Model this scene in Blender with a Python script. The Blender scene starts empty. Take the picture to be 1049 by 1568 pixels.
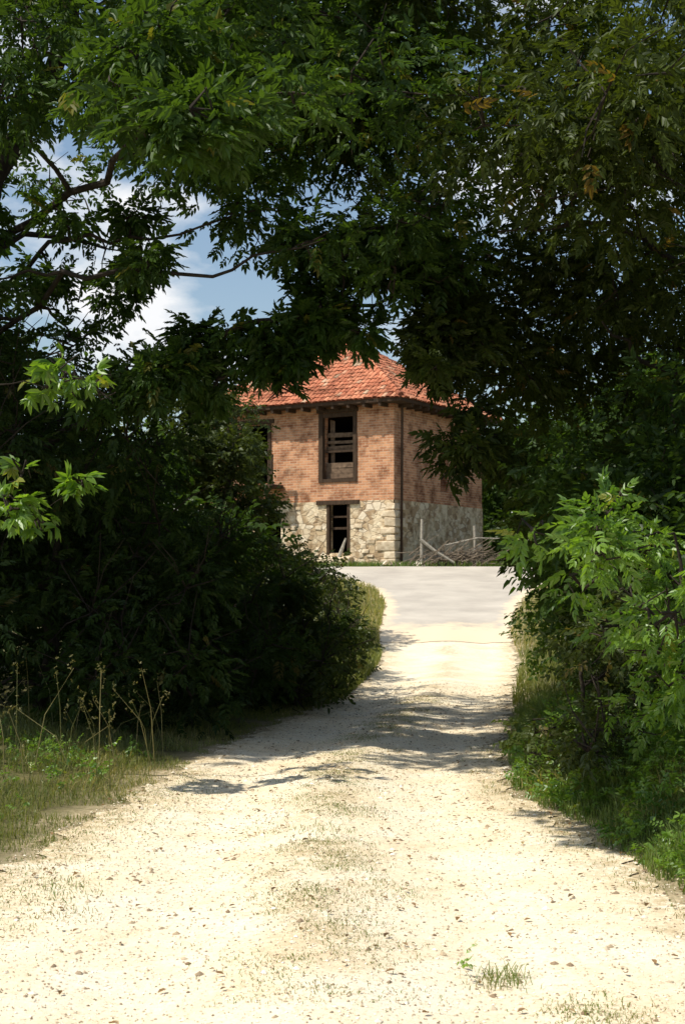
import bpy, math
import numpy as np
from mathutils import Vector, noise as mnoise
rng = np.random.default_rng(7)
scene = bpy.context.scene

# ------------------------------------------------------------------ helpers
class MB:
    def __init__(s): s.v=[]; s.f=[]; s.n=0; s.r=[]
    def add(s, v, faces, mat=0, rnd=0.5):
        v=np.asarray(v,dtype=np.float64).reshape(-1,3)
        for f in faces:
            f=np.asarray(f,dtype=np.int64)
            if f.ndim==1: f=f.reshape(1,-1)
            s.f.append((f+s.n, mat))
        s.v.append(v); s.n+=len(v)
        r=np.broadcast_to(np.asarray(rnd,dtype=np.float64),(len(v),)) if np.ndim(rnd)<=1 else rnd
        s.r.append(r)
    def build(s,name,mats,parent=None,smooth=False):
        v=np.concatenate(s.v); r=np.concatenate(s.r)
        me=bpy.data.meshes.new(name)
        me.vertices.add(len(v)); me.vertices.foreach_set('co',v.astype(np.float32).ravel())
        loops=np.concatenate([f.ravel() for f,_ in s.f])
        sizes=np.concatenate([np.full(len(f),f.shape[1]) for f,_ in s.f])
        mi=np.concatenate([np.full(len(f),m) for f,m in s.f])
        starts=np.concatenate([[0],np.cumsum(sizes)[:-1]])
        me.loops.add(len(loops)); me.loops.foreach_set('vertex_index',loops.astype(np.int32))
        me.polygons.add(len(sizes)); me.polygons.foreach_set('loop_start',starts.astype(np.int32))
        me.polygons.foreach_set('material_index',mi.astype(np.int32))
        me.polygons.foreach_set('use_smooth',np.full(len(sizes),smooth))
        a=me.attributes.new('rnd','FLOAT','POINT'); a.data.foreach_set('value',r.astype(np.float32))
        for m in mats: me.materials.append(m)
        me.update(calc_edges=True)
        ob=bpy.data.objects.new(name,me); scene.collection.objects.link(ob)
        if parent is not None: ob.parent=parent
        return ob

def empty(name,loc=(0,0,0),rz=0):
    o=bpy.data.objects.new(name,None); scene.collection.objects.link(o)
    o.location=loc; o.rotation_euler=(0,0,rz); return o

def sstep(a,b,x):
    t=np.clip((np.asarray(x,dtype=float)-a)/(b-a),0,1); return t*t*(3-2*t)
def sn(x,y,s=1.0,k=0.0):
    x=np.asarray(x)*s; y=np.asarray(y)*s
    return (np.sin(1.7*x+0.9*y+k)+np.sin(-1.1*x+2.3*y+1.3+k*2)+np.sin(3.1*x+1.7*y+2.1-k)*0.6+np.sin(-2.7*x+4.1*y+.4+k)*0.5+np.sin(5.9*x-3.3*y+k)*.35)/3.45

# ------------------------------------------------------------------ terrain
PY=[-6,5,7,8.5,11,13.5,17,20,24,27,31,36,39,41,42.3,43.2]
PL=[-2.6,-2.1,-1.95,-1.8,-1.5,-1.2,-.5,.1,.5,.75,.8,1.1,.9,.3,-.6,-4]
PR=[2.2,1.9,1.7,1.55,1.25,1.5,1.95,2.35,2.9,3.3,3.6,4.4,5.2,6.2,8.5,13]
def Lx(y): return np.interp(y,PY,PL)
def Rx(y): return np.interp(y,PY,PR)
def terr(x,y):
    x=np.asarray(x,dtype=float); y=np.asarray(y,dtype=float)
    t=(y-27.0)/1.6
    z=0.112*1.6*np.log1p(np.exp(np.clip(t,-30,30)))
    z=np.where(y>45.5, np.minimum(z,2.06+0*z), z); z=np.minimum(z,2.06)
    dr=x-Rx(y); dl=Lx(y)-x
    fade=1-sstep(26,36,y)
    z=z+fade*(0.55*sstep(0,2.2,dr)+0.22*sstep(0,2.5,dl))
    z=z+0.006*sn(x,y,1.3)
    c=(Lx(y)+Rx(y))/2; u=(x-c)
    z=z+fade*0.035*np.exp(-(u/0.32)**2)-fade*0.03*np.exp(-((np.abs(u)-.75)/.28)**2)+.004*sn(x,y,6.1,2)+.003*sn(x,y,13,1)
    return z

def grid(xs,ys):
    X,Y=np.meshgrid(xs,ys); nx=len(xs); ny=len(ys)
    i=np.arange((ny-1)*(nx-1)); r=i//(nx-1); c=i%(nx-1); a=r*nx+c
    return X,Y,np.stack([a,a+1,a+nx+1,a+nx],1)

# ------------------------------------------------------------------ materials
def newmat(name):
    m=bpy.data.materials.new(name); m.use_nodes=True
    nt=m.node_tree; nt.nodes.clear()
    return m,nt,nt.nodes,nt.links
def N(nodes,t,**kw):
    n=nodes.new(t)
    for k,v in kw.items():
        if k.startswith('i_'): n.inputs[k[2:].replace('_',' ')].default_value=v
        else: setattr(n,k,v)
    return n
def ramp(nodes,stops):
    r=nodes.new('ShaderNodeValToRGB'); e=r.color_ramp.elements
    while len(e)<len(stops): e.new(0.5)
    for el,(p,c) in zip(e,stops):
        el.position=p; el.color=(c[0],c[1],c[2],1) if not np.isscalar(c) else (c,c,c,1)
    return r
def mix(nodes,links,f,a,b,mode='MIX'):
    m=nodes.new('ShaderNodeMix'); m.data_type='RGBA'; m.blend_type=mode
    for inp,val in ((m.inputs[0],f),(m.inputs[6],a),(m.inputs[7],b)):
        if isinstance(val,bpy.types.NodeSocket): links.new(val,inp)
        elif np.isscalar(val): inp.default_value=val
        else: inp.default_value=(val[0],val[1],val[2],1)
    return m.outputs[2]
def leafmat(name,c1,c2,c3,trans=0.4,gl=.035):
    m,nt,n,l=newmat(name)
    at=N(n,'ShaderNodeAttribute',attribute_name='rnd')
    r=ramp(n,[(0,c1),(0.6,c2),(0.93,c2),(1,c3)]); l.new(at.outputs['Fac'],r.inputs[0])
    d=N(n,'ShaderNodeBsdfDiffuse'); t=N(n,'ShaderNodeBsdfTranslucent'); g=N(n,'ShaderNodeBsdfGlossy',i_Roughness=.42)
    g.inputs['Color'].default_value=(.8,.85,.8,1)
    l.new(r.outputs[0],d.inputs['Color'])
    tc=mix(n,l,1.0,r.outputs[0],(1.9,1.9,.5),'MULTIPLY'); l.new(tc,t.inputs['Color'])
    a=N(n,'ShaderNodeMixShader'); a.inputs[0].default_value=trans
    l.new(d.outputs[0],a.inputs[1]); l.new(t.outputs[0],a.inputs[2])
    b=N(n,'ShaderNodeMixShader'); b.inputs[0].default_value=gl
    l.new(a.outputs[0],b.inputs[1]); l.new(g.outputs[0],b.inputs[2])
    o=N(n,'ShaderNodeOutputMaterial'); l.new(b.outputs[0],o.inputs[0]); return m
def pbr(name,col_fn,rough=.9,bump=None):
    m,nt,n,l=newmat(name)
    tc=N(n,'ShaderNodeTexCoord')
    p=N(n,'ShaderNodeBsdfPrincipled'); p.inputs['Roughness'].default_value=rough
    p.inputs['Specular IOR Level'].default_value=.2
    c,b=col_fn(n,l,tc.outputs['Object'])
    l.new(c,p.inputs['Base Color'])
    if b is not None:
        bp=N(n,'ShaderNodeBump'); bp.inputs['Strength'].default_value=bump[0]; bp.inputs['Distance'].default_value=bump[1]
        l.new(b,bp.inputs['Height']); l.new(bp.outputs[0],p.inputs['Normal'])
    o=N(n,'ShaderNodeOutputMaterial'); l.new(p.outputs[0],o.inputs[0]); return m
def noi(n,l,vec,scale,detail=6,rough=.6):
    t=N(n,'ShaderNodeTexNoise'); t.inputs['Scale'].default_value=scale; t.inputs['Detail'].default_value=detail; t.inputs['Roughness'].default_value=rough
    l.new(vec,t.inputs['Vector']); return t.outputs['Fac']

LEAF_D=leafmat('leaf_dark',(.012,.026,.008),(.055,.10,.02),(.14,.14,.03),.36,.015)
LEAF_B=leafmat('leaf_hedge',(.010,.020,.007),(.036,.062,.015),(.10,.09,.03),.3,.012)
LEAF_R=leafmat('leaf_ash',(.013,.022,.006),(.062,.085,.018),(.16,.11,.03),.34,.015)
LEAF_L=leafmat('leaf_light',(.055,.13,.02),(.16,.27,.04),(.26,.28,.05),.42,.045)
LEAF_O=leafmat('leaf_olive',(.022,.033,.011),(.066,.088,.024),(.16,.13,.045),.33,.02)
GRASS=leafmat('grass_blades',(.08,.14,.03),(.17,.22,.05),(.42,.34,.14),.3)
GRASSD=leafmat('dry_verge_grass',(.09,.125,.03),(.22,.23,.07),(.48,.39,.19),.3)
DRY=leafmat('dry_grass',(.12,.13,.04),(.25,.22,.09),(.42,.34,.18),.25)
DEAD=leafmat('dead_leaf',(.10,.06,.03),(.25,.15,.07),(.4,.3,.15),.1)

def f_bark(n,l,v):
    a=noi(n,l,v,9,8); r=ramp(n,[(.3,(.018,.014,.011)),(.7,(.06,.048,.037))]); l.new(a,r.inputs[0]); return r.outputs[0],a
BARK=pbr('bark',f_bark,.95,(.7,.03))
def f_sand(n,l,v):
    a=noi(n,l,v,1.4,9,.7); r=ramp(n,[(.3,(.85,.69,.47)),(.48,(.94,.82,.61)),(.65,(.96,.88,.72))]); l.new(a,r.inputs[0])
    b=noi(n,l,v,34,8,.8); r2=ramp(n,[(.36,(.38,.29,.2)),(.43,(.94,.92,.88)),(.6,(1.0,1.0,1.0))]); l.new(b,r2.inputs[0])
    c=mix(n,l,1.0,r.outputs[0],r2.outputs[0],'MULTIPLY')
    at=N(n,'ShaderNodeAttribute',attribute_name='rnd')
    q=noi(n,l,v,11,9,.85); q2=ramp(n,[(.42,0.0),(.56,1.0)]); l.new(q,q2.inputs[0])
    mu=N(n,'ShaderNodeMath',operation='MULTIPLY'); l.new(at.outputs['Fac'],mu.inputs[0]); l.new(q2.outputs[0],mu.inputs[1])
    c2=mix(n,l,mu.outputs[0],c,(.54,.42,.24))
    h=noi(n,l,v,14,10,.75); return c2,h
SAND=pbr('sandy_dirt',f_sand,.95,(.6,.03))
def f_ground(n,l,v):
    a=noi(n,l,v,3,8,.65); r=ramp(n,[(.3,(.085,.075,.035)),(.55,(.14,.13,.05)),(.72,(.28,.22,.11))]); l.new(a,r.inputs[0])
    at=N(n,'ShaderNodeAttribute',attribute_name='rnd')
    s=noi(n,l,v,20,6); r2=ramp(n,[(.3,(.5,.38,.23)),(.7,(.80,.66,.45))]); l.new(s,r2.inputs[0])
    q=noi(n,l,v,8,8,.8); q2=ramp(n,[(.4,.45),(.55,1.0)]); l.new(q,q2.inputs[0])
    mu=N(n,'ShaderNodeMath',operation='MULTIPLY'); l.new(at.outputs['Fac'],mu.inputs[0]); l.new(q2.outputs[0],mu.inputs[1])
    c=mix(n,l,mu.outputs[0],r.outputs[0],r2.outputs[0]); return c,noi(n,l,v,12,8,.7)
GROUND=pbr('ground_soil',f_ground,.95,(.8,.04))
def f_asph(n,l,v):
    a=noi(n,l,v,.8,8,.6); r=ramp(n,[(.3,(.42,.375,.32)),(.7,(.60,.545,.46))]); l.new(a,r.inputs[0])
    at=N(n,'ShaderNodeAttribute',attribute_name='rnd')
    s=N(n,'ShaderNodeMath',operation='ADD'); l.new(at.outputs['Fac'],s.inputs[0]); 
    q=noi(n,l,v,2.3,7,.7); l.new(q,s.inputs[1])
    mm=N(n,'ShaderNodeMapRange'); mm.inputs[1].default_value=.85; mm.inputs[2].default_value=1.2; l.new(s.outputs[0],mm.inputs[0])
    c=mix(n,l,mm.outputs[0],r.outputs[0],(.80,.65,.45))
    b=noi(n,l,v,60,3); return c,b
ROAD=pbr('worn_asphalt',f_asph,.9,(.4,.01))
def wallvec(n,l,v):
    s=N(n,'ShaderNodeSeparateXYZ'); l.new(v,s.inputs[0])
    a=N(n,'ShaderNodeMath',operation='ADD'); l.new(s.outputs[0],a.inputs[0]); l.new(s.outputs[1],a.inputs[1])
    c=N(n,'ShaderNodeCombineXYZ'); l.new(a.outputs[0],c.inputs[0]); l.new(s.outputs[2],c.inputs[1]); return c.outputs[0]
def f_brick(n,l,v):
    w=wallvec(n,l,v)
    b=N(n,'ShaderNodeTexBrick'); b.inputs['Scale'].default_value=1; b.inputs['Brick Width'].default_value=.27; b.inputs['Row Height'].default_value=.085
    b.inputs['Mortar Size'].default_value=.010; b.inputs['Mortar Smooth'].default_value=.3; b.inputs['Bias'].default_value=-.1
    b.inputs['Color1'].default_value=(.68,.34,.18,1); b.inputs['Color2'].default_value=(.40,.16,.08,1); b.inputs['Mortar'].default_value=(.62,.46,.32,1)
    l.new(w,b.inputs['Vector'])
    a=noi(n,l,v,1.3,9,.7); r=ramp(n,[(.35,(.34,.27,.24)),(.52,(1,1,1)),(.7,(1.1,1.1,1.1))]); l.new(a,r.inputs[0])
    c=mix(n,l,1.0,b.outputs['Color'],r.outputs[0],'MULTIPLY')
    m1=noi(n,l,v,.9,9,.72); m2=ramp(n,[(.57,0.0),(.66,.5)]); l.new(m1,m2.inputs[0])
    c=mix(n,l,m2.outputs[0],c,(.60,.43,.28))
    inv=N(n,'ShaderNodeMath',operation='SUBTRACT'); inv.inputs[0].default_value=1; l.new(b.outputs['Fac'],inv.inputs[1])
    return c,inv.outputs[0]
BRICK=pbr('brick',f_brick,.92,(.6,.012))
def f_stone(n,l,v):
    w=N(n,'ShaderNodeVectorMath',operation='MULTIPLY'); w.inputs[1].default_value=(1,1,1.6); l.new(v,w.inputs[0])
    vo=N(n,'ShaderNodeTexVoronoi'); vo.inputs['Scale'].default_value=3.4; l.new(w.outputs[0],vo.inputs['Vector'])
    ve=N(n,'ShaderNodeTexVoronoi',feature='DISTANCE_TO_EDGE'); ve.inputs['Scale'].default_value=3.4; l.new(w.outputs[0],ve.inputs['Vector'])
    hs=N(n,'ShaderNodeSeparateColor'); l.new(vo.outputs['Color'],hs.inputs[0])
    r=ramp(n,[(0,(.38,.26,.15)),(.5,(.66,.50,.31)),(1,(.84,.72,.54))]); l.new(hs.outputs[0],r.inputs[0])
    e=ramp(n,[(.0,0.0),(.07,1.0)]); l.new(ve.outputs['Distance'],e.inputs[0])
    c=mix(n,l,e.outputs[0],(.36,.26,.17),r.outputs[0])
    pn=noi(n,l,v,1.2,8,.6); pr=ramp(n,[(.50,0.0),(.57,1.0)]); l.new(pn,pr.inputs[0])
    pc=noi(n,l,v,7,8,.6); pr2=ramp(n,[(.3,(.68,.53,.34)),(.7,(.88,.75,.54))]); l.new(pc,pr2.inputs[0])
    c2=mix(n,l,pr.outputs[0],c,pr2.outputs[0])
    g=noi(n,l,v,2.1,8,.7); g2=ramp(n,[(.36,(.5,.44,.38)),(.5,(1,1,1))]); l.new(g,g2.inputs[0])
    c2=mix(n,l,1.0,c2,g2.outputs[0],'MULTIPLY')
    inv=N(n,'ShaderNodeMath',operation='MULTIPLY'); l.new(e.outputs[0],inv.inputs[0]); l.new(pc,inv.inputs[1])
    return c2,inv.outputs[0]
STONE=pbr('rubble_stone',f_stone,.95,(.7,.04))
def f_quoin(n,l,v):
    a=noi(n,l,v,6,8); r=ramp(n,[(.3,(.46,.34,.21)),(.7,(.84,.71,.52))]); l.new(a,r.inputs[0]); return r.outputs[0],a
QUOIN=pbr('quoin_stone',f_quoin,.95,(.6,.03))
def f_tile(n,l,v):
    at=N(n,'ShaderNodeAttribute',attribute_name='rnd')
    r=ramp(n,[(0,(.30,.10,.055)),(.4,(.52,.18,.095)),(.8,(.68,.28,.155)),(1,(.58,.40,.26))]); l.new(at.outputs['Fac'],r.inputs[0])
    a=noi(n,l,v,1.6,8,.7); r2=ramp(n,[(.35,(.42,.42,.40)),(.55,(1,1,1))]); l.new(a,r2.inputs[0])
    return mix(n,l,1.0,r.outputs[0],r2.outputs[0],'MULTIPLY'),a
TILE=pbr('terracotta_tile',f_tile,.85,(.2,.01))
def f_wood(n,l,v):
    w=N(n,'ShaderNodeVectorMath',operation='MULTIPLY'); w.inputs[1].default_value=(14,14,2); l.new(v,w.inputs[0])
    a=noi(n,l,w.outputs[0],1.5,6); r=ramp(n,[(.3,(.03,.02,.013)),(.7,(.10,.062,.038))]); l.new(a,r.inputs[0]); return r.outputs[0],a
WOOD=pbr('old_timber',f_wood,.9,(.4,.01))
def f_board(n,l,v):
    a=noi(n,l,v,9,6); r=ramp(n,[(.3,(.09,.058,.038)),(.7,(.23,.155,.10))]); l.new(a,r.inputs[0]); return r.outputs[0],a
BOARD=pbr('brown_board',f_board,.9,(.4,.01))
def f_gw(n,l,v):
    a=noi(n,l,v,12,6); r=ramp(n,[(.3,(.24,.21,.17)),(.7,(.5,.46,.38))]); l.new(a,r.inputs[0]); return r.outputs[0],a
GREYWOOD=pbr('grey_wood',f_gw,.9,(.4,.01))
def f_brush(n,l,v):
    a=noi(n,l,v,12,6); r=ramp(n,[(.3,(.09,.07,.05)),(.7,(.28,.22,.16))]); l.new(a,r.inputs[0]); return r.outputs[0],a
BRUSH=pbr('brushwood',f_brush,.9,(.4,.01))
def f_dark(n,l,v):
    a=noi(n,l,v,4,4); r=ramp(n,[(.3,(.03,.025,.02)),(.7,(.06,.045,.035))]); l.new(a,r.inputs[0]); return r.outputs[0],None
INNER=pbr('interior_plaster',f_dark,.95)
def f_peb(n,l,v):
    at=N(n,'ShaderNodeAttribute',attribute_name='rnd')
    r=ramp(n,[(0,(.22,.15,.09)),(.3,(.46,.36,.24)),(.6,(.78,.67,.5)),(1,(.92,.86,.74))]); l.new(at.outputs['Fac'],r.inputs[0]); return r.outputs[0],None
PEB=pbr('pebble_stone',f_peb,.9)
def f_hill(n,l,v):
    a=noi(n,l,v,.05,8); r=ramp(n,[(.3,(.04,.07,.03)),(.7,(.10,.13,.05))]); l.new(a,r.inputs[0]); return r.outputs[0],None
HILL=pbr('hill_forest',f_hill,.95)

# ------------------------------------------------------------------ ground sheets
xs=np.unique(np.concatenate([-np.geomspace(9,3000,26),np.linspace(-9,10,190),np.geomspace(10,3000,26)]))
ys=np.unique(np.concatenate([-np.geomspace(3,300,10),np.linspace(-3,48,460),np.geomspace(48.2,5000,26)]))
X,Y,F=grid(xs,ys); Z=terr(X,Y)-.012*(np.minimum(X-Lx(Y),Rx(Y)-X)>.15)
edge=np.minimum(X-Lx(Y),Rx(Y)-X)+0.28*sn(X,Y,2.6)
pathn=sstep(-.5,.1,edge)*(Y<44)
mb=MB(); mb.add(np.stack([X.ravel(),Y.ravel(),Z.ravel()],1),[F],0,pathn.ravel()*0.9); mb.build('ground',[GROUND],smooth=True)

def strip(name,y0,y1,ny,nx,mat,lift,jag):
    yy=np.linspace(y0,y1,ny); u=np.linspace(0,1,nx)
    l_=Lx(yy)+jag*(sn(yy*0,yy,4.3)+.6*sn(yy,yy*0+3,11)); r_=Rx(yy)+jag*(sn(yy*0+5,yy,3.9,2)+.6*sn(yy,yy*0+9,12))
    X=l_[:,None]*(1-u)+r_[:,None]*u; Yg=np.repeat(yy[:,None],nx,1); Z=terr(X,Yg)+lift
    _,_,F=grid(u,yy)
    e=np.minimum(u,1-u)[None,:]*(r_-l_)[:,None]
    cx=(X-(Lx(Yg)+Rx(Yg))/2)
    w=0.9*(1-sstep(0,.45,e+.12*sn(X,Yg,5)))+.8*np.exp(-((cx+.1*sn(X,Yg,2))/.25)**2)*sstep(-.6,.3,sn(X,Yg,1.3,.5))*sstep(5.2,6.8,Yg)
    w=np.clip(w+.08,0,1)
    mb=MB(); mb.add(np.stack([X.ravel(),Yg.ravel(),Z.ravel()],1),[F],0,w.ravel()); return mb.build(name,[mat],smooth=True)
strip('dirt_path',-3,31.2,620,90,SAND,.008,.12)
yy=np.linspace(29.6,45.3,90); u=np.linspace(0,1,50)
l_=np.where(yy>43.2,-30,Lx(yy))+.12*sn(yy*0,yy,5); r_=np.where(yy>43.2,30,Rx(yy))+.12*sn(yy*0+3,yy,5)
Xr=l_[:,None]*(1-u)+r_[:,None]*u; Yr=np.repeat(yy[:,None],50,1)
_,_,Fr=grid(u,yy)
tr_=1-sstep(29.8,34.5,Yr+.6*sn(Xr,Yr,1.1)); er=np.minimum(Xr-l_[:,None],r_[:,None]-Xr); tr_=np.maximum(tr_,.7*(1-sstep(0,.7,er)))
mb=MB(); mb.add(np.stack([Xr.ravel(),Yr.ravel(),(terr(Xr,Yr)+.018).ravel()],1),[Fr],0,tr_.ravel()); mb.build('paved_road',[ROAD],smooth=True)

a=np.linspace(-900,900,80); rows=[]
for k,(yy_,h) in enumerate([(500,0),(650,.6),(800,1),(1000,1)]):
    rows.append(np.stack([a,np.full_like(a,yy_),h*(26+14*sn(a,a*0+k,.006))+0],1))
_,_,Fh=grid(a,np.arange(4)); mb=MB(); mb.add(np.concatenate(rows),[Fh]); mb.build('hill',[HILL],smooth=True)

# ------------------------------------------------------------------ tubes, trees
def tube(mb,pts,rad,sides=7,mat=0,rnd=.5):
    pts=np.asarray(pts,float); n=len(pts); rad=np.broadcast_to(rad,(n,))
    t=np.gradient(pts,axis=0); t/=np.linalg.norm(t,axis=1,keepdims=True)+1e-9
    ref=np.where(np.abs(t[:,2:3])>.9,np.array([[1.,0,0]]),np.array([[0,0,1.]]))
    u=np.cross(t,ref); u/=np.linalg.norm(u,axis=1,keepdims=True)+1e-9; w=np.cross(t,u)
    an=np.arange(sides)/sides*2*math.pi
    V=pts[:,None,:]+rad[:,None,None]*(np.cos(an)[None,:,None]*u[:,None,:]+np.sin(an)[None,:,None]*w[:,None,:])
    i=np.arange((n-1)*sides); r=i//sides; c=i%sides; c2=(c+1)%sides
    F=np.stack([r*sides+c,r*sides+c2,(r+1)*sides+c2,(r+1)*sides+c],1)
    mb.add(V.reshape(-1,3),[F,np.arange(sides)[None,::-1],(n-1)*sides+np.arange(sides)[None,:]],mat,rnd)

def leaflet(base,ang,L,W,droop=.18,fold=.12,roll=0):
    d=np.array([math.cos(ang),math.sin(ang),0]); s=np.array([-math.sin(ang),math.cos(ang),roll])
    b=np.array(base,float)
    def P(a,w): return b+d*L*a+s*W*w+np.array([0,0,-droop*L*a*a+abs(w)*fold*W*2])
    return np.array([P(0,0),P(.32,.5),P(.7,.38),P(1,0),P(.7,-.38),P(.32,-.5)])
LF=np.array([[0,3,2,1],[0,5,4,3]])
def template(kind,r):
    V=[]
    if kind=='pinnate':
        n=4; R=.2
        for i in range(1,n+1):
            x=R*i/n*.92; z=-.25*x*x/R*1.0
            for sgn in (-1,1):
                V.append(leaflet((x,0,z),sgn*(1.05-.12*i+r.normal(0,.2)),.085*(1-.06*abs(i-2.5))*(1+r.normal(0,.14)),.036,.3+r.random()*.3,.1,r.normal(0,.5)))
        V.append(leaflet((R,0,-.06),r.normal(0,.1),.095,.036,.35))
    elif kind=='twig':
        for i in range(8):
            x=.03+.028*i
            sgn=1 if i%2 else -1
            V.append(leaflet((x,0,r.normal(0,.008)),sgn*(.8+r.normal(0,.25)),.065*(1+r.normal(0,.18)),.034,.25+r.random()*.3,.12,r.normal(0,.5)))
    elif kind=='palm':
        for i in range(5):
            V.append(leaflet((.03,0,0),(i-2)*.62+r.normal(0,.08),.12*(1-.08*abs(i-2)),.042,.35+r.random()*.2,.1,r.normal(0,.2)))
    V=np.array(V); nl=len(V)
    F=(LF[None]+np.arange(nl)[:,None,None]*6).reshape(-1,4)
    return V.reshape(-1,3),F
TR=np.random.default_rng(3)
TPL={k:[template(k,TR) for _ in range(6)] for k in ('pinnate','twig','palm')}

def scatter(mb,kind,pos,fwd,scale,r,mat,upj=.45,rb=0,rs=1.0,clr=None):
    tpls=TPL[kind]; n=len(pos); which=r.integers(0,len(tpls),n)
    f=fwd/(np.linalg.norm(fwd,axis=1,keepdims=True)+1e-9)
    up=np.array([0,0,1.])+r.normal(0,upj,(n,3))
    s=np.cross(up,f); s/=np.linalg.norm(s,axis=1,keepdims=True)+1e-9; u=np.cross(f,s)
    rnd=np.clip(rb+rs*r.random(n),0,1) if clr is None else clr
    for k,(TV,TF) in enumerate(tpls):
        m=which==k; c=m.sum()
        if c==0: continue
        sc=scale[m][:,None,None]
        V=pos[m][:,None,:]+sc*(TV[None,:,0:1]*f[m][:,None,:]+TV[None,:,1:2]*s[m][:,None,:]+TV[None,:,2:3]*u[m][:,None,:])
        Fk=(TF[None]+np.arange(c)[:,None,None]*len(TV)).reshape(-1,4)
        mb.add(V.reshape(-1,3),[Fk],mat,np.repeat(rnd[m],len(TV)))

def ell(c,rad,n,r,shell=.35,rz=(.45,.85)):
    d=r.normal(0,1,(n,3)); d/=np.linalg.norm(d,axis=1,keepdims=True)
    k=r.random(n)**shell
    p=np.array(c)+d*k[:,None]*np.array(rad)
    return np.concatenate([p,r.uniform(rz[0],rz[1],(n,1))],1)

def make_tree(name,trunk,trad,clumps,per,kind,scale,leaf,seed,twigs=4,extra=None,leafup=.45,thin=-.55,sticks=0):
    r=np.random.default_rng(seed); mb=MB()
    trunk=np.array(trunk,float)
    tt=np.linspace(0,1,12); ti=np.linspace(0,1,len(trunk))
    tp=np.stack([np.interp(tt,ti,trunk[:,i]) for i in range(3)],1); tp[1:-1,:2]+=r.normal(0,.05*min(1,trad/.15),(10,2))
    tr=trad*(1-.8*tt); tr[0]*=1.3
    tube(mb,tp,tr,9)
    nodes=[(tp[i],tr[i]) for i in range(3,12)]
    if extra is not None:
        for pl,r0 in extra:
            pl=np.array(pl,float); q=np.linspace(0,1,4*len(pl)); qi=np.linspace(0,1,len(pl))
            pp=np.stack([np.interp(q,qi,pl[:,i]) for i in range(3)],1); pp[1:]+=r.normal(0,.035,(len(pp)-1,3))
            rr=r0*(1-.8*q); tube(mb,pp,rr,7); nodes+= [(pp[i],rr[i]) for i in range(1,len(pp))]
    order=np.argsort(np.linalg.norm(clumps[:,:3]-tp[6],axis=1))
    for ci in order:
        c=clumps[ci]; P=np.array([q[0] for q in nodes]); D=np.linalg.norm(P-c[:3],axis=1)
        j=int(np.argmin(D+np.where(P[:,2]>c[2]+.3,1.0,0))); a,ra=nodes[j]
        L=D[j]; k=np.linspace(0,1,6)[:,None]
        arc=a+(c[:3]-a)*k; arc[:,2:]+=.10*L*np.sin(k*math.pi); arc[1:-1]+=r.normal(0,.03*L,(4,3))
        r0=min(ra*.75,.012+.02*L); rr=r0*(1-.65*k[:,0]); tube(mb,arc,rr,5)
        nodes+= [(arc[i],rr[i]) for i in (3,5)]
        for _ in range(twigs):
            d=r.normal(0,1,3); d/=np.linalg.norm(d); e=c[:3]+d*c[3]*.8
            m_=(c[:3]+e)/2+r.normal(0,.06,3); tube(mb,[c[:3],m_,e],[.011,.007,.004],4)
        for _ in range(sticks):
            if r.random()<.5: continue
            d=r.normal(0,1,3)*np.array([.6,.6,.3])+np.array([0,0,.8]); d/=np.linalg.norm(d); e=c[:3]+d*(c[3]*1.3+.25*r.random())
            m_=(c[:3]+e)/2+r.normal(0,.05,3); tube(mb,[c[:3],m_,e],[.008,.006,.003],4)
    n=len(clumps)*per; ci=np.repeat(np.arange(len(clumps)),per)
    d=r.normal(0,1,(n,3)); d/=np.linalg.norm(d,axis=1,keepdims=True); k=r.random(n)**.42
    rad=clumps[ci,3]; sq=np.stack([np.ones(n),np.ones(n),np.full(n,.7)],1)
    off=d*k[:,None]*rad[:,None]*sq
    pos=clumps[ci,:3]+off
    keep=(sn(pos[:,0]*1.7+pos[:,2],pos[:,1]*1.7-pos[:,2]*1.3,1.4,seed)>thin)&(pos[:,2]>terr(pos[:,0],pos[:,1])+.08)
    keep&=r.random(n)<np.clip(1.25*rad/.65,.5,1)
    pos=pos[keep]; d=d[keep]; ci=ci[keep]
    fwd=d*np.array([1,1,.5])+r.normal(0,.55,(len(pos),3))+np.array([0,0,-.15])
    cr=r.random(len(clumps))[ci]; rn=np.clip(.1+.5*cr+.4*r.random(len(pos)),0,1)
    rn=np.where(r.random(len(pos))<.985,np.minimum(rn,.92),1)
    scatter(mb,kind,pos,fwd,scale*r.uniform(.65,1.3,len(pos)),r,1,leafup,clr=rn)
    return mb.build(name,[BARK,leaf])

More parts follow.
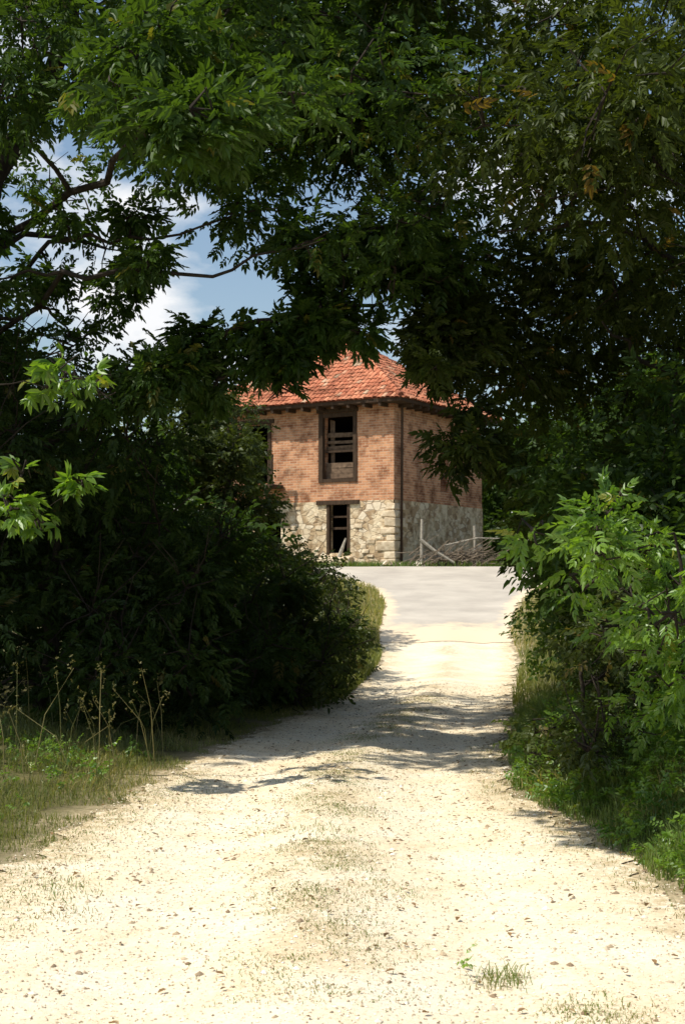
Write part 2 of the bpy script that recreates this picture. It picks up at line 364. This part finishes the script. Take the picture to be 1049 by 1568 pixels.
R=np.random.default_rng(11)
R2=np.random.default_rng(12)
cat=lambda *a: np.concatenate(a)
make_tree('walnut_tree',[(-4.9,15.5,0),(-4.8,15.4,2.2),(-4.2,15.2,4.6),(-3.2,15,7),(-2.6,15,9.4)],.26,
  cat(ell((-2.7,15.2,7.95),(4.4,3.9,2.7),78,R), ell((-1.4,11.5,6.1),(2.2,2.0,.9),14,R), ell((.3,14.5,7.0),(2.2,3,1.7),30,R),
      ell((-3.6,13.2,5.0),(1.5,1.4,1.0),4,R,rz=(.2,.4)),
      ell((-1.9,13.6,4.6),(1.2,1.2,.6),4,R,rz=(.12,.22)),
      ell((.4,13.2,4.8),(1.05,1.3,.5),22,R,rz=(.25,.4)), ell((-.75,13.4,3.8),(.9,.5,.25),9,R,rz=(.12,.2)), ell((-1.9,13.4,3.4),(.7,.5,.25),7,R,rz=(.14,.22)),
      ell((-1.1,8.9,4.7),(.8,.8,.25),9,R,rz=(.22,.36)),
      ell((-2.9,13.6,4.3),(1.1,1.0,.9),6,R2,rz=(.12,.22)), ell((-1.5,13.6,5.2),(1.3,1.3,.6),4,R2,rz=(.12,.22)),
      ell((-1.25,13.4,3.6),(.5,.4,.3),10,R2,rz=(.12,.2)), ell((-.1,13.3,4.05),(.8,.4,.2),8,R2,rz=(.12,.19)), ell((-.5,13.3,3.65),(.25,.3,.25),4,R2,rz=(.09,.14)),
      ell((-.9,7.9,4.2),(.5,.4,.18),5,R2,rz=(.14,.22))),
  135,'pinnate',.84,LEAF_D,21,thin=-.36,
  extra=[([(-4.3,15.3,2.8),(-2.8,14.2,3.05),(-1.9,13.5,3.45),(-1.0,13.2,3.95),(-.1,13.2,4.15),(.9,13.4,4.3)],.06),
         ([(-4.2,15.3,3.8),(-2.6,13.2,4.45),(-1.2,12.6,4.35),(-.1,12.4,4.6)],.035),
         ([(-3.8,15.2,4.6),(-2.8,13.6,4.9),(-1.8,13.3,4.85),(-.6,13.2,5.1)],.03),
         ([(-3.8,15.2,5.2),(-2.2,12.8,5.3),(-1.3,10.6,5.2),(-1.0,9.0,4.9)],.045)])
make_tree('ash_tree',[(4.8,15,.3),(4.6,15,3),(4.2,14.8,6),(3.8,14.8,9.5)],.28,
  cat(ell((3.3,14.4,7.0),(3.7,4.0,3.3),94,R), ell((4.3,15.5,3.4),(2.7,3.2,2.6),62,R), ell((2.4,11.5,5.4),(1.7,1.6,1.0),20,R), ell((2.2,15.0,4.4),(1.1,2.0,1.0),18,R),
      ell((1.3,13.5,3.9),(.5,.8,.55),10,R,rz=(.2,.34)), ell((.95,13.3,3.75),(.35,.4,.35),8,R2,rz=(.12,.2)), ell((1.3,13.6,2.9),(.35,.5,.45),7,R2,rz=(.12,.22))),
  120,'pinnate',.8,LEAF_R,22,thin=-.47,
  extra=[([(4.4,15,3.6),(3.4,13.6,4.6),(2.4,13,4.9),(1.4,12.8,4.8)],.05),([(4.2,15,2.8),(3.2,13.6,3.6),(2.3,12.8,3.9)],.05)])
make_tree('unseen_shade_tree',[(-9,13,0),(-8.8,13,4),(-8.5,13,8),(-8.5,13,11)],.32,  # tree beyond the left frame edge, added to shade the canopy and path
  cat(ell((-8.4,13.8,7.4),(3.0,3.4,4.2),56,R,rz=(.6,1.0)), ell((-6.3,15.4,6.3),(1.9,4.4,2.2),54,R2,rz=(.6,.95))),75,'pinnate',1.5,LEAF_D,23,twigs=1,thin=-.42)
make_tree('oak_tree',[(-7.5,22,0),(-7.4,22,3),(-7.2,22,6.2)],.24,
  cat(ell((-7.2,21.0,4.6),(2.8,3.4,3.0),45,R), ell((-5.2,21.5,2.4),(3.0,3.4,2.5),50,R), ell((-3.4,20.5,1.7),(2.0,3,1.7),30,R)),80,'twig',1.5,LEAF_D,24,twigs=2)
make_tree('elder_bush',[(-3.2,15.2,0),(-3.1,15,1),(-3.0,15,2.6)],.1,
  cat(ell((-3.4,15.4,2.2),(1.9,2.6,2.2),62,R), ell((-2.2,16.2,1.2),(1.3,3.0,1.2),38,R,rz=(.3,.55)), ell((-1.3,18,.8),(1.2,2.4,.9),26,R,rz=(.25,.45))),
  115,'pinnate',.78,LEAF_B,25,twigs=4,thin=-.38,sticks=6)
make_tree('blackthorn_bush',[(-1.2,20.5,0),(-1.2,20.5,.9),(-1.1,20.5,1.8)],.06,
  cat(ell((-1.5,20.3,1.25),(1.3,2.2,1.4),34,R,rz=(.28,.5)), ell((-.5,18.6,.6),(.7,1.7,.65),20,R,rz=(.2,.38)), ell((-.1,23.5,.75),(.55,2.2,.7),16,R2,rz=(.2,.38))),90,'twig',.95,LEAF_O,26,twigs=7,thin=-.3,sticks=7)
make_tree('willow_bush',[(-2.7,29,.2),(-2.7,29,2),(-2.8,29,4.2)],.1,
  cat(ell((-3.0,29,3.5),(1.4,1.7,2.4),42,R,rz=(.35,.65)), ell((-1.5,30,1.4),(1.0,1.5,1.1),18,R)),100,'twig',1.4,LEAF_O,27,twigs=4,sticks=3)
make_tree('hazel_bush',[(3.6,12.2,.3),(3.5,12.2,1.2),(3.4,12,2.6)],.08,
  cat(ell((3.3,12.4,2.1),(1.35,2.0,1.7),50,R,rz=(.35,.6)), ell((4.3,19,1.8),(1.6,4,1.9),50,R)),110,'twig',1.1,LEAF_D,28,twigs=3)
make_tree('elder_shrub',[(2.35,9.0,.3),(2.25,8.9,1.0),(2.05,8.8,1.9)],.04,
  cat(ell((2.1,8.9,1.6),(.75,.9,.5),22,R,rz=(.16,.28)), ell((1.4,8.6,1.85),(.45,.5,.18),8,R,rz=(.12,.2)), ell((2.25,9.3,1.0),(.45,.8,.4),9,R,rz=(.18,.3))),
  54,'pinnate',.68,LEAF_L,29,twigs=4,leafup=.5,thin=-.28)
make_tree('bindweed_thicket',[(1.95,11.3,.1),(1.9,11.3,.7),(1.85,11.2,1.3)],.03,
  cat(ell((2.3,11.3,.95),(.65,1.3,.7),24,R,rz=(.18,.32)), ell((1.8,10.8,.45),(.35,1.2,.25),8,R,rz=(.13,.22))),
  75,'twig',.72,LEAF_O,39,twigs=4,thin=-.4,sticks=2)
make_tree('walnut_sapling',[(-3.3,11.6,.1),(-3.1,11.4,1.4),(-2.75,11.2,3.5)],.04,
  cat(ell((-2.25,11.0,3.3),(.4,.5,.3),6,R,rz=(.16,.26)), ell((-2.42,10.8,2.2),(.16,.2,.26),6,R,rz=(.15,.2)), ell((-1.95,10.9,2.4),(.3,.2,.12),2,R,rz=(.08,.12))),20,'palm',1.0,LEAF_L,31,twigs=3)
for i,(x,y,h,s) in enumerate([(13,60,10,41),(20,56,11,42),(8.5,66,8,43),(-16,56,7,44),(-25,62,8,45),(10.5,43,6.5,46)]):
    make_tree('lime_tree' if i==0 else 'lime_tree.%03d'%i,[(x,y,1.9),(x,y,4),(x,y,2+h*.8)],.3,
      ell((x,y,2+h*.5),(h*.36,h*.36,h*.48),46,R,rz=(.9,1.5)),60,'twig',4.0,LEAF_D,s,twigs=1)
mb=MB(); r=np.random.default_rng(5); n=9000
px=r.uniform(-120,120,n); py=r.uniform(120,135,n); hz=2+(4+2.0*sn(px,px*0,.11))*r.random(n)**.8
scatter(mb,'twig',np.stack([px,py,hz],1),r.normal(0,1,(n,3)),r.uniform(7,11,n),r,0,1.0); mb.build('distant_tree_line',[LEAF_D])

# ------------------------------------------------------------------ grass
def blades(mb,x,y,h,w,r,mat,clr,lean=.5):
    n=len(x); z=terr(x,y)-.005; an=r.random(n)*2*math.pi; la=r.random(n)*2*math.pi; ln=h*lean*r.random(n)
    sx=np.cos(an)*w/2; sy=np.sin(an)*w/2
    b=np.stack([x,y,z],1); s=np.stack([sx,sy,0*x],1); l1=np.stack([np.cos(la)*ln*.35,np.sin(la)*ln*.35,h*.6],1); l2=np.stack([np.cos(la)*ln,np.sin(la)*ln,h*(1-.2*lean)],1)
    V=np.stack([b-s,b+s,b+l1+s*.75,b+l1-s*.75,b+l2],1)
    o=np.arange(n)[:,None]*5
    mb.add(V.reshape(-1,3),[o+np.array([[0,1,2,3]]),o+np.array([[3,2,4]])],mat,np.repeat(clr,5))
r=np.random.default_rng(8)
mb=MB()
n=52000; y=5+13*r.random(n)**.9; x=Lx(y)-.0-2.6*r.random(n)**1.2
k=(sn(x,y,1.9)>-.45)&((Lx(y)-x)>.2*sn(x,y,3.2,1)+.07)&(y>7.6+.8*sn(x,y,2)); x=x[k];y=y[k]
blades(mb,x,y,r.uniform(.03,.13,len(x))*(.5+.7*sstep(0,.8,Lx(y)-x)),r.uniform(.003,.007,len(x)),r,1,np.clip(r.random(len(x))*.8+.3*(sn(x,y,.9)>.1)-.25*sstep(.5,1.5,Lx(y)-x),0,1),1.1)
n=70000; y=5.5+12*r.random(n); x=Rx(y)+.05+2.4*r.random(n)**1.1
k=((x-Rx(y))>.14*sn(x,y,3.2,4)+.08)&(sn(x,y,4.1,2)>-.75); x=x[k];y=y[k]
blades(mb,x,y,r.uniform(.06,.28,len(x))*(.5+sstep(0,.5,x-Rx(y)))*(.8+.5*sn(x,y,2.7)),r.uniform(.003,.008,len(x)),r,0,np.clip(r.random(len(x))*.85+.35*(sn(x,y,1.6,7)>.3),0,1),1.0)
n=26000; y=18+25*r.random(n); sd=r.random(n)<.55; x=np.where(sd,Lx(y)-.02-2.2*r.random(n)**1.3,Rx(y)+.05+2.5*r.random(n))
blades(mb,x,y,r.uniform(.06,.28,n),r.uniform(.01,.02,n),r,1,np.clip(r.random(n)*.6+.5*(y>28),0,1),.8)
n=12000; y=r.uniform(45.4,48.5,n); x=r.uniform(-8,12,n)
blades(mb,x,y,r.uniform(.08,.28,n),r.uniform(.015,.03,n),r,0,r.random(n)*.6,.8)
mb.build('verge_grass',[GRASS,GRASSD])

mb=MB()
tuf=[]
for _ in range(2300):
    yy_=5.4+14*r.random()**1.0; c=(Lx(yy_)+Rx(yy_))/2; xx=c+r.normal(0,.2)
    if sn(xx,yy_,1.3,.5)>-.3 and sn(xx,yy_,4.3,1.5)>-.1: tuf.append((xx,yy_,.05,18,.034))
for _ in range(560):
    yy_=r.uniform(5,12); xx=Lx(yy_)+abs(r.normal(0,.28)); tuf.append((xx,yy_,.07,14,.035))
for _ in range(140):
    yy_=r.uniform(5,14); xx=Rx(yy_)-abs(r.normal(0,.14)); tuf.append((xx,yy_,.05,14,.045))
tuf+=[(.66,5.85,.05,90,.11),(.60,5.8,.05,50,.08),(.93,5.35,.10,300,.045),(1.02,5.3,.08,240,.04),(.84,5.42,.06,160,.035),(-1.35,6.9,.1,140,.05),(-1.45,7.4,.12,180,.06),(.05,8.2,.1,180,.045),(.1,7.2,.12,240,.04),(.3,7.4,.1,180,.035),(-.3,7.1,.14,140,.03),(-.1,9.0,.12,180,.05),(.1,9.8,.12,180,.05)]
for (cx,cy,rad,nb,hh) in tuf:
    x=cx+r.normal(0,rad,nb); y=cy+r.normal(0,rad*1.3,nb); col=np.clip(r.random()*.5+r.random(nb)*.5,0,1)
    blades(mb,x,y,hh*r.uniform(.4,1.2,nb),r.uniform(.003,.0055,nb),r,0 if r.random()<.5 else 1,col,1.6)
mb.build('path_grass',[GRASS,DRY])

mb=MB()
for _ in range(56):
    yy_=r.uniform(10.3,14); xx=Lx(yy_)-r.uniform(.2,2.4); h=r.uniform(.2,.9)
    z=float(terr(xx,yy_)); dx,dy=r.normal(0,.2,2)
    tube(mb,[(xx,yy_,z),(xx+dx*.4,yy_+dy*.4,z+h*.6),(xx+dx*1.3,yy_+dy,z+h)],[.004,.003,.002],4,0,r.random())
    m=9; p=np.array([xx+dx*1.3,yy_+dy,z+h])+r.normal(0,.02,(m,3))*np.array([1,1,3]); scatter(mb,'twig',p,r.normal(0,1,(m,3)),np.full(m,.14),r,0,1)
mb.build('dry_weeds',[DRY])
mb=MB(); n=7500; y=r.uniform(6.3,14,n); x=Rx(y)+.12+2.0*r.random(n)**1.0
h=.04+.42*sstep(0,.8,x-Rx(y))*r.random(n)
k=sn(x,y,2.4,3)>-.25; x=x[k];y=y[k];h=h[k]
scatter(mb,'twig',np.stack([x,y,terr(x,y)+h],1),r.normal(0,1,(len(x),3))*np.array([1,1,.5])+np.array([-.3,-.3,.25]),r.uniform(.25,.65,len(x)),r,0,.6)
n=700; y=r.uniform(9.4,12.8,n); x=Lx(y)-.4-1.9*r.random(n); k=sn(x,y,2,1)>.0; x=x[k];y=y[k]
scatter(mb,'twig',np.stack([x,y,terr(x,y)+.03+.12*r.random(len(x))],1),r.normal(0,1,(len(x),3))+np.array([0,0,.3]),r.uniform(.25,.5,len(x)),r,0,.5)
p=np.array([(.50,5.95,.06),(.54,5.9,.07),(.47,5.9,.05),(.5,5.85,.04)]); scatter(mb,'twig',p,r.normal(0,1,(4,3))+np.array([0,0,.6]),np.full(4,.3),r,0,.4)
mb.build('nettle_weeds',[LEAF_L])
mb=MB(); n=1100; y=4.6+16*r.random(n)**1.0; x=Lx(y)+(Rx(y)-Lx(y)+.6)*r.random(n)-.2
L=leaflet((0,0,0),0,1,.55,-.25,.45)
for i in range(n):
    a=r.random()*6.28; s=r.uniform(.012,.042); c_,s_=math.cos(a),math.sin(a); V=L*s
    V=np.stack([V[:,0]*c_-V[:,1]*s_,V[:,0]*s_+V[:,1]*c_,V[:,2]+.006],1)+np.array([x[i],y[i],float(terr(x[i],y[i]))+.01])
    mb.add(V,[LF],0,r.random())
mb.build('fallen_leaves',[DEAD])
oc=np.array([(1,0,0),(.6,.8,0),(-.5,.85,0),(-1,0,0),(-.6,-.8,0),(.5,-.8,0),(.1,0,.75),(0,.1,-.6)],float)
of=np.array([(i,(i+1)%6,6) for i in range(6)]+[((i+1)%6,i,7) for i in range(6)])
n=34000; y=4.3+18*r.random(n)**1.5; x=Lx(y)-.1+(Rx(y)-Lx(y)+.3)*r.random(n)
s=np.where(r.random(n)<.035,r.uniform(.008,.022,n),r.uniform(.002,.008,n)); a=r.random(n)*6.28
V=oc[None]*(1+r.normal(0,.18,(n,8,3)))*s[:,None,None]; V[:,:,1]*=r.uniform(.6,1,n)[:,None]
V=np.stack([V[...,0]*np.cos(a)[:,None]-V[...,1]*np.sin(a)[:,None],V[...,0]*np.sin(a)[:,None]+V[...,1]*np.cos(a)[:,None],V[...,2]*.8],2)
V+=np.stack([x,y,terr(x,y)+.010],1)[:,None,:]
mb=MB(); mb.add(V.reshape(-1,3),[(of[None]+np.arange(n)[:,None,None]*8).reshape(-1,3)],0,np.repeat(r.random(n),8)); mb.build('gravel',[PEB])

# ------------------------------------------------------------------ house
H=empty('brick_house',(1.7,47,2.0),math.radians(-30))
W=7.8; Dp=7.0; ZE=5.75; ZS=2.3; TH=.38
def wallgrid(mb,axis,off,sgn,a0,a1,z0,z1,ops,mat,th=TH,jit=0):
    A=sorted(set([a0,a1]+[o[0] for o in ops]+[o[1] for o in ops])); Zs=sorted(set([z0,z1]+[o[2] for o in ops]+[o[3] for o in ops]))
    A=[a for a in A if a0<=a<=a1]; Zs=[z for z in Zs if z0<=z<=z1]
    def P(a,z,d): return (a,off-sgn*d,z) if axis=='x' else (off-sgn*d,a,z)
    for i in range(len(A)-1):
        for j in range(len(Zs)-1):
            ca=(A[i]+A[i+1])/2; cz=(Zs[j]+Zs[j+1])/2
            if any(o[0]<ca<o[1] and o[2]<cz<o[3] for o in ops): continue
            for d,m in ((0,mat),(th,2)):
                mb.add([P(A[i],Zs[j],d),P(A[i+1],Zs[j],d),P(A[i+1],Zs[j+1],d),P(A[i],Zs[j+1],d)],[[0,1,2,3]],m)
    for o in ops:
        b0=max(o[2],z0); b1=min(o[3],z1)
        if b1<=b0: continue
        for a in (o[0],o[1]): mb.add([P(a,b0,0),P(a,b1,0),P(a,b1,th),P(a,b0,th)],[[0,1,2,3]],mat)
        for z in (b0,b1): mb.add([P(o[0],z,0),P(o[1],z,0),P(o[1],z,th),P(o[0],z,th)],[[0,1,2,3]],mat)
opsF=[(-2.75,-1.5,3.02,5.25),(-2.55,-1.67,.55,2.2),(-6.1,-4.85,3.0,5.1),(-5.3,-4.4,.7,1.9)]
opsS=[(3.5,4.1,2.75,4.2)]
mb=MB()
wallgrid(mb,'x',0,-1,-W,0,ZS,ZE,opsF,0); wallgrid(mb,'x',-.03,-1,-W,.0,-.3,ZS,opsF,1)
wallgrid(mb,'y',0,1,0,Dp,ZS,ZE,opsS,0); wallgrid(mb,'y',.03,1,-.03,Dp,-.3,ZS,opsS,1)
wallgrid(mb,'x',Dp,1,-W,0,-.3,ZE,[],0); wallgrid(mb,'y',-W,-1,0,Dp,-.3,ZE,[],0)
mb.add([(-W,-.03,ZS),(.03,-.03,ZS),(.03,0,ZS),(-W,0,ZS)],[[0,1,2,3]],1)
mb.add([(0,0,ZS),(.03,0,ZS),(.03,Dp,ZS),(0,Dp,ZS)],[[0,1,2,3]],1)
mb.add([(-W+.4,.4,ZS+.2),(-.4,.4,ZS+.2),(-.4,Dp-.4,ZS+.2),(-W+.4,Dp-.4,ZS+.2)],[[0,1,2,3]],2)
mb.build('walls',[BRICK,STONE,INNER],H)
def box(mb,x0,x1,y0,y1,z0,z1,mat=0,rnd=.5,j=0,bev=0):
    V=np.array([(x,y,z) for z in (z0,z1) for y in (y0,y1) for x in (x0,x1)],float)
    if j: V+=rr_.normal(0,j,V.shape)
    mb.add(V,[[0,2,3,1],[4,5,7,6],[0,1,5,4],[2,6,7,3],[0,4,6,2],[1,3,7,5]],mat,rnd)
rr_=np.random.default_rng(2)
mb=MB(); z=-.2; k=0
while z<ZS-.06:
    h=min(rr_.uniform(.2,.36),ZS-.02-z); lx=(.55 if k%2 else .3)*rr_.uniform(.8,1.2); ly=(.3 if k%2 else .6)*rr_.uniform(.8,1.2)
    box(mb,-lx,.075,-.075,ly,z,z+h-.03,0,.5,.018); z+=h; k+=1
q=mb.build('quoins',[QUOIN],H)
bv=q.modifiers.new('b','BEVEL'); bv.width=.03; bv.segments=2
mb=MB()
for i in range(170):
    if rr_.random()<.6: xx=-rr_.uniform(.5,W)
    else: xx=None
    zz=rr_.uniform(0,1)**1.5*2.1; w=rr_.uniform(.12,.3); h=rr_.uniform(.08,.17)
    if xx is not None:
        if any(o[0]-.3<xx<o[1]+.3 and o[2]-.2<zz<o[3]+.2 for o in opsF): continue
        box(mb,xx-w/2,xx+w/2,-.03-.025,.02,zz,zz+h,0,.5,.012)
    else:
        yy1=rr_.uniform(.7,Dp); box(mb,-.02,.055,yy1-w/2,yy1+w/2,zz,zz+h,0,.5,.012)
q=mb.build('rubble_stones',[QUOIN],H); bv=q.modifiers.new('b','BEVEL'); bv.width=.025; bv.segments=2
mb=MB()
box(mb,-2.88,-2.72,-.05,.12,2.95,5.32); box(mb,-1.53,-1.40,-.05,.12,2.95,5.32)
box(mb,-2.718,-1.532,-.04,.11,5.17,5.31); box(mb,-2.95,-1.35,-.08,.1,5.325,5.45)
box(mb,-2.718,-1.532,-.04,.11,2.95,3.07)
box(mb,-2.718,-1.532,.12,.19,3.98,4.05)
mb.build('window_frame',[WOOD],H)
mb=MB()
for i,zz in enumerate([3.1,3.28,3.46]): box(mb,-2.71,-1.54,.18,.21,zz,zz+.165,0,.5,.006)
for zz,dz in ((4.08,.12),(4.28,.09),(4.5,.13)): box(mb,-2.71,-1.54,.26,.29,zz,zz+dz,0,.5,.02)
box(mb,-2.6,-2.45,.3,.33,3.6,5.1,0,.5,.02)
mb.build('window_boards',[BOARD],H)
mb=MB()
box(mb,-2.95,-1.3,-.10,.12,2.19,2.33); box(mb,-2.56,-2.46,-.05,.1,.5,2.18); box(mb,-1.76,-1.66,-.05,.1,.5,2.18); box(mb,-2.455,-1.765,.1,.16,1.35,1.43); box(mb,-2.455,-1.765,.1,.16,1.75,1.81)
box(mb,-6.3,-4.7,-.06,.12,5.1,5.24); box(mb,-4.95,-4.83,-.05,.1,2.9,5.09); box(mb,-6.4,-4.3,-.75,-.03,2.80,2.92)
box(mb,-4.42,-4.34,-.7,-.62,2.92,3.85); box(mb,-6.4,-4.34,-.70,-.63,3.853,3.92); box(mb,-5.4,-5.33,-.7,-.62,2.92,3.85)
box(mb,3.42,3.49,-.0,.1,2.7,4.25)
mb.build('opening_timber',[WOOD],H)
mb=MB(); tube(mb,[(-2.0,-.2,.35),(-1.9,-.12,.7),(-1.82,-.02,1.05)],[.07,.06,.03],6); mb.build('leaning_plank',[GREYWOOD],H)
mb=MB(); box(mb,-2.7,-1.5,-.35,-.04,-.1,.42,0,.5,.02); q=mb.build('door_step',[QUOIN],H); bv=q.modifiers.new('b','BEVEL'); bv.width=.03
OV=.55; PIT=.66; x0,x1,y0,y1=-W-.35,OV,-OV,Dp+OV
zE=ZE-.12
ry=(y1-y0)/2
A=(x0,y0,zE);B=(x1,y0,zE);C=(x1,y1,zE);D_=(x0,y1,zE);zR=zE+ry*PIT;E=(x0+ry,y0+ry,zR);Fp=(x1-ry,y0+ry,zR)
if E[0]>Fp[0]: m_=(E[0]+Fp[0])/2; E=(m_-.02,E[1],zR); Fp=(m_+.02,Fp[1],zR)
mb=MB(); mb.add([A,B,C,D_,E,Fp],[[0,1,5,4],[2,3,4,5]]); mb.add([A,B,C,D_,E,Fp],[[1,2,5],[3,0,4]])
for s in [(A,B),(B,C),(C,D_),(D_,A)]:
    a_,b_=np.array(s[0]),np.array(s[1]); mb.add([a_,b_,b_-[0,0,.12],a_-[0,0,.12]],[[0,1,2,3]],1)
z_=zE-.12; mb.add([(x0,y0,z_),(x1,y0,z_),(x1,y1,z_),(x0,y1,z_)],[[0,1,2,3]],1)
mb.build('roof',[TILE,WOOD],H)
mb=MB()
def tiles(P0,e,nrm2,L,run):
    e=np.array(e,float); inn=np.array(nrm2,float)
    u=np.array([inn[0],inn[1],PIT]); cl=np.linalg.norm(u); u/=cl; nn=np.cross(e,u); nn=nn if nn[2]>0 else -nn
    rows=int(run*cl/.3)+1; tw=.17
    for j in range(rows):
        rn=j*.3/cl
        for i in range(int(L/tw)):
            a=(i+.5)*tw+rr_.normal(0,.01)
            if a<rn+.05 or a>L-rn-.05: continue
            base=np.array(P0)+e*a+u*(j*.3-.06+rr_.normal(0,.02)); V=[]
            for s in (0,1):
                w=.095-.015*s; lift=.04-.028*s+rr_.normal(0,.005)
                for q in np.linspace(0,math.pi,5):
                    V.append(base+u*(.38*s)+e*(math.cos(q)*w)+nn*(math.sin(q)*.055+lift))
            mb.add(V,[[[0,1,6,5],[1,2,7,6],[2,3,8,7],[3,4,9,8]],],0,np.clip(rr_.normal(.5,.22),0,1))
tiles((x0,y0,zE),(1,0,0),(0,1),x1-x0,ry-.15); tiles((x1,y0,zE),(0,1,0),(-1,0),y1-y0,ry-.15)
for p,q_ in ((B,Fp),(A,E),(E,Fp),(C,Fp)):
    p=np.array(p);q_=np.array(q_); m=int(np.linalg.norm(q_-p)/.35)
    for i in range(m):
        a=p+(q_-p)*i/m; b=p+(q_-p)*(i+1.1)/m; tube(mb,[a+[0,0,.05],b+[0,0,.03]],[.11,.09],8,0,rr_.random()*.8)
mb.build('roof_tiles',[TILE],H,smooth=False)
mb=MB()
for i in range(13):
    xx=-W+.3+i*.6
    if xx<-.1: box(mb,xx,xx+.09,-OV+.02,.0,zE-.24,zE-.122)
for i in range(12):
    yy_=.3+i*.6; box(mb,.0,OV-.02,yy_,yy_+.09,zE-.24,zE-.122)
mb.build('rafters',[WOOD],H)
mb=MB(); tube(mb,[(.16,.3,ZE-.2),(.14,.3,3),(.12,.3,.2)],.045,8); mb.build('downpipe',[WOOD],H)

Fn=empty('wooden_fence',(0,0,0))
def tz(x,y): return float(terr(x,y))
for i,(x,y,h,lx) in enumerate([(2.55,46,1.55,.02),(4.35,46.6,1.35,-.03),(6.2,47,1.3,.05)]):
    mb=MB(); z=tz(x,y); tube(mb,[(x,y,z-.1),(x+lx*.5,y,z+h*.5),(x+lx,y,z+h)],[.055,.05,.045],7); mb.build('post_%d'%(i+1),[GREYWOOD],Fn)
mb=MB(); z=tz(3,46)
tube(mb,[(2.5,45.95,z+.9),(3.0,45.9,z+.5),(3.6,45.8,z+.12)],[.06,.055,.05],6)
tube(mb,[(3.3,46.4,z+.7),(4.4,46.5,z+.95),(6.2,46.95,z+.9)],[.03,.03,.025],6)
tube(mb,[(2.6,46.05,z+.35),(4.3,46.5,z+.3)],[.03,.03],6)
mb.build('rail',[GREYWOOD],Fn)
mb=MB()
for i in range(150):
    x=r.normal(3.8,.6); y=r.normal(46.1,.25); z=tz(x,y); a=r.normal(0,.9); L=r.uniform(.5,1.5); e=r.normal(.3,.3)
    d=np.array([math.cos(a),.3*math.sin(a),e]); p=np.array([x,y,z+.02+abs(r.normal(0,.28))])-d*L*.5; p[2]=max(p[2],z)
    tube(mb,[p,p+d*L*.5+r.normal(0,.06,3),p+d*L],[.018,.013,.007],4)
mb.build('brush_pile',[BRUSH])
mb=MB()
for i in range(22):
    x=r.uniform(1.2,3.0); y=45.9+r.random()*.6; s=r.uniform(.08,.22); V=oc*(1+r.normal(0,.15,oc.shape))*s+np.array([x,y,tz(x,y)+s*.3]); mb.add(V,[of],0,r.random())
mb.build('rubble_pile',[PEB])

# ------------------------------------------------------------------ world, sun, camera
el=math.radians(55); dx,dy=-.95,-.32; nrm=math.hypot(dx,dy); dx/=nrm; dy/=nrm
w=bpy.data.worlds.new('World'); scene.world=w; w.use_nodes=True; nt=w.node_tree; n=nt.nodes; l=nt.links; n.clear()
sky=N(n,'ShaderNodeTexSky',sky_type='NISHITA'); sky.sun_disc=False; sky.sun_elevation=el; sky.sun_rotation=math.atan2(dx,dy)%(2*math.pi)
sky.air_density=1.2; sky.dust_density=.8
hs=N(n,'ShaderNodeHueSaturation'); hs.inputs['Saturation'].default_value=1.0; hs.inputs['Value'].default_value=1.6; l.new(sky.outputs[0],hs.inputs['Color'])
tc=N(n,'ShaderNodeTexCoord'); mp=N(n,'ShaderNodeMapping'); mp.inputs['Scale'].default_value=(1,1,2.2); l.new(tc.outputs['Generated'],mp.inputs[0])
nz=noi(n,l,mp.outputs[0],5.5,7,.55); cr=ramp(n,[(.52,0.0),(.66,1.0)]); l.new(nz,cr.inputs[0])
c=mix(n,l,cr.outputs[0],hs.outputs[0],(12.5,12.6,12.8))
bg=N(n,'ShaderNodeBackground'); bg.inputs[1].default_value=.078; l.new(c,bg.inputs[0]); o=N(n,'ShaderNodeOutputWorld'); l.new(bg.outputs[0],o.inputs[0])
sl=bpy.data.lights.new('sun','SUN'); sl.energy=5; sl.angle=math.radians(.53); sl.color=(1,.94,.82)
so=bpy.data.objects.new('sun',sl); scene.collection.objects.link(so)
sd_=Vector((dx*math.cos(el),dy*math.cos(el),math.sin(el))); so.rotation_euler=sd_.to_track_quat('Z','Y').to_euler()
cam=bpy.data.cameras.new('camera'); co=bpy.data.objects.new('camera',cam); scene.collection.objects.link(co); scene.camera=co
cam.sensor_fit='VERTICAL'; cam.sensor_height=36; cam.lens=50; cam.clip_end=8000; cam.clip_start=.05
co.location=(0,0,1.6); co.rotation_euler=(math.radians(90)+math.atan(106/2178),0,0)
cam.dof.use_dof=True; cam.dof.focus_distance=10; cam.dof.aperture_fstop=8
scene.view_settings.view_transform='Standard'; scene.view_settings.look='None'; scene.view_settings.exposure=0
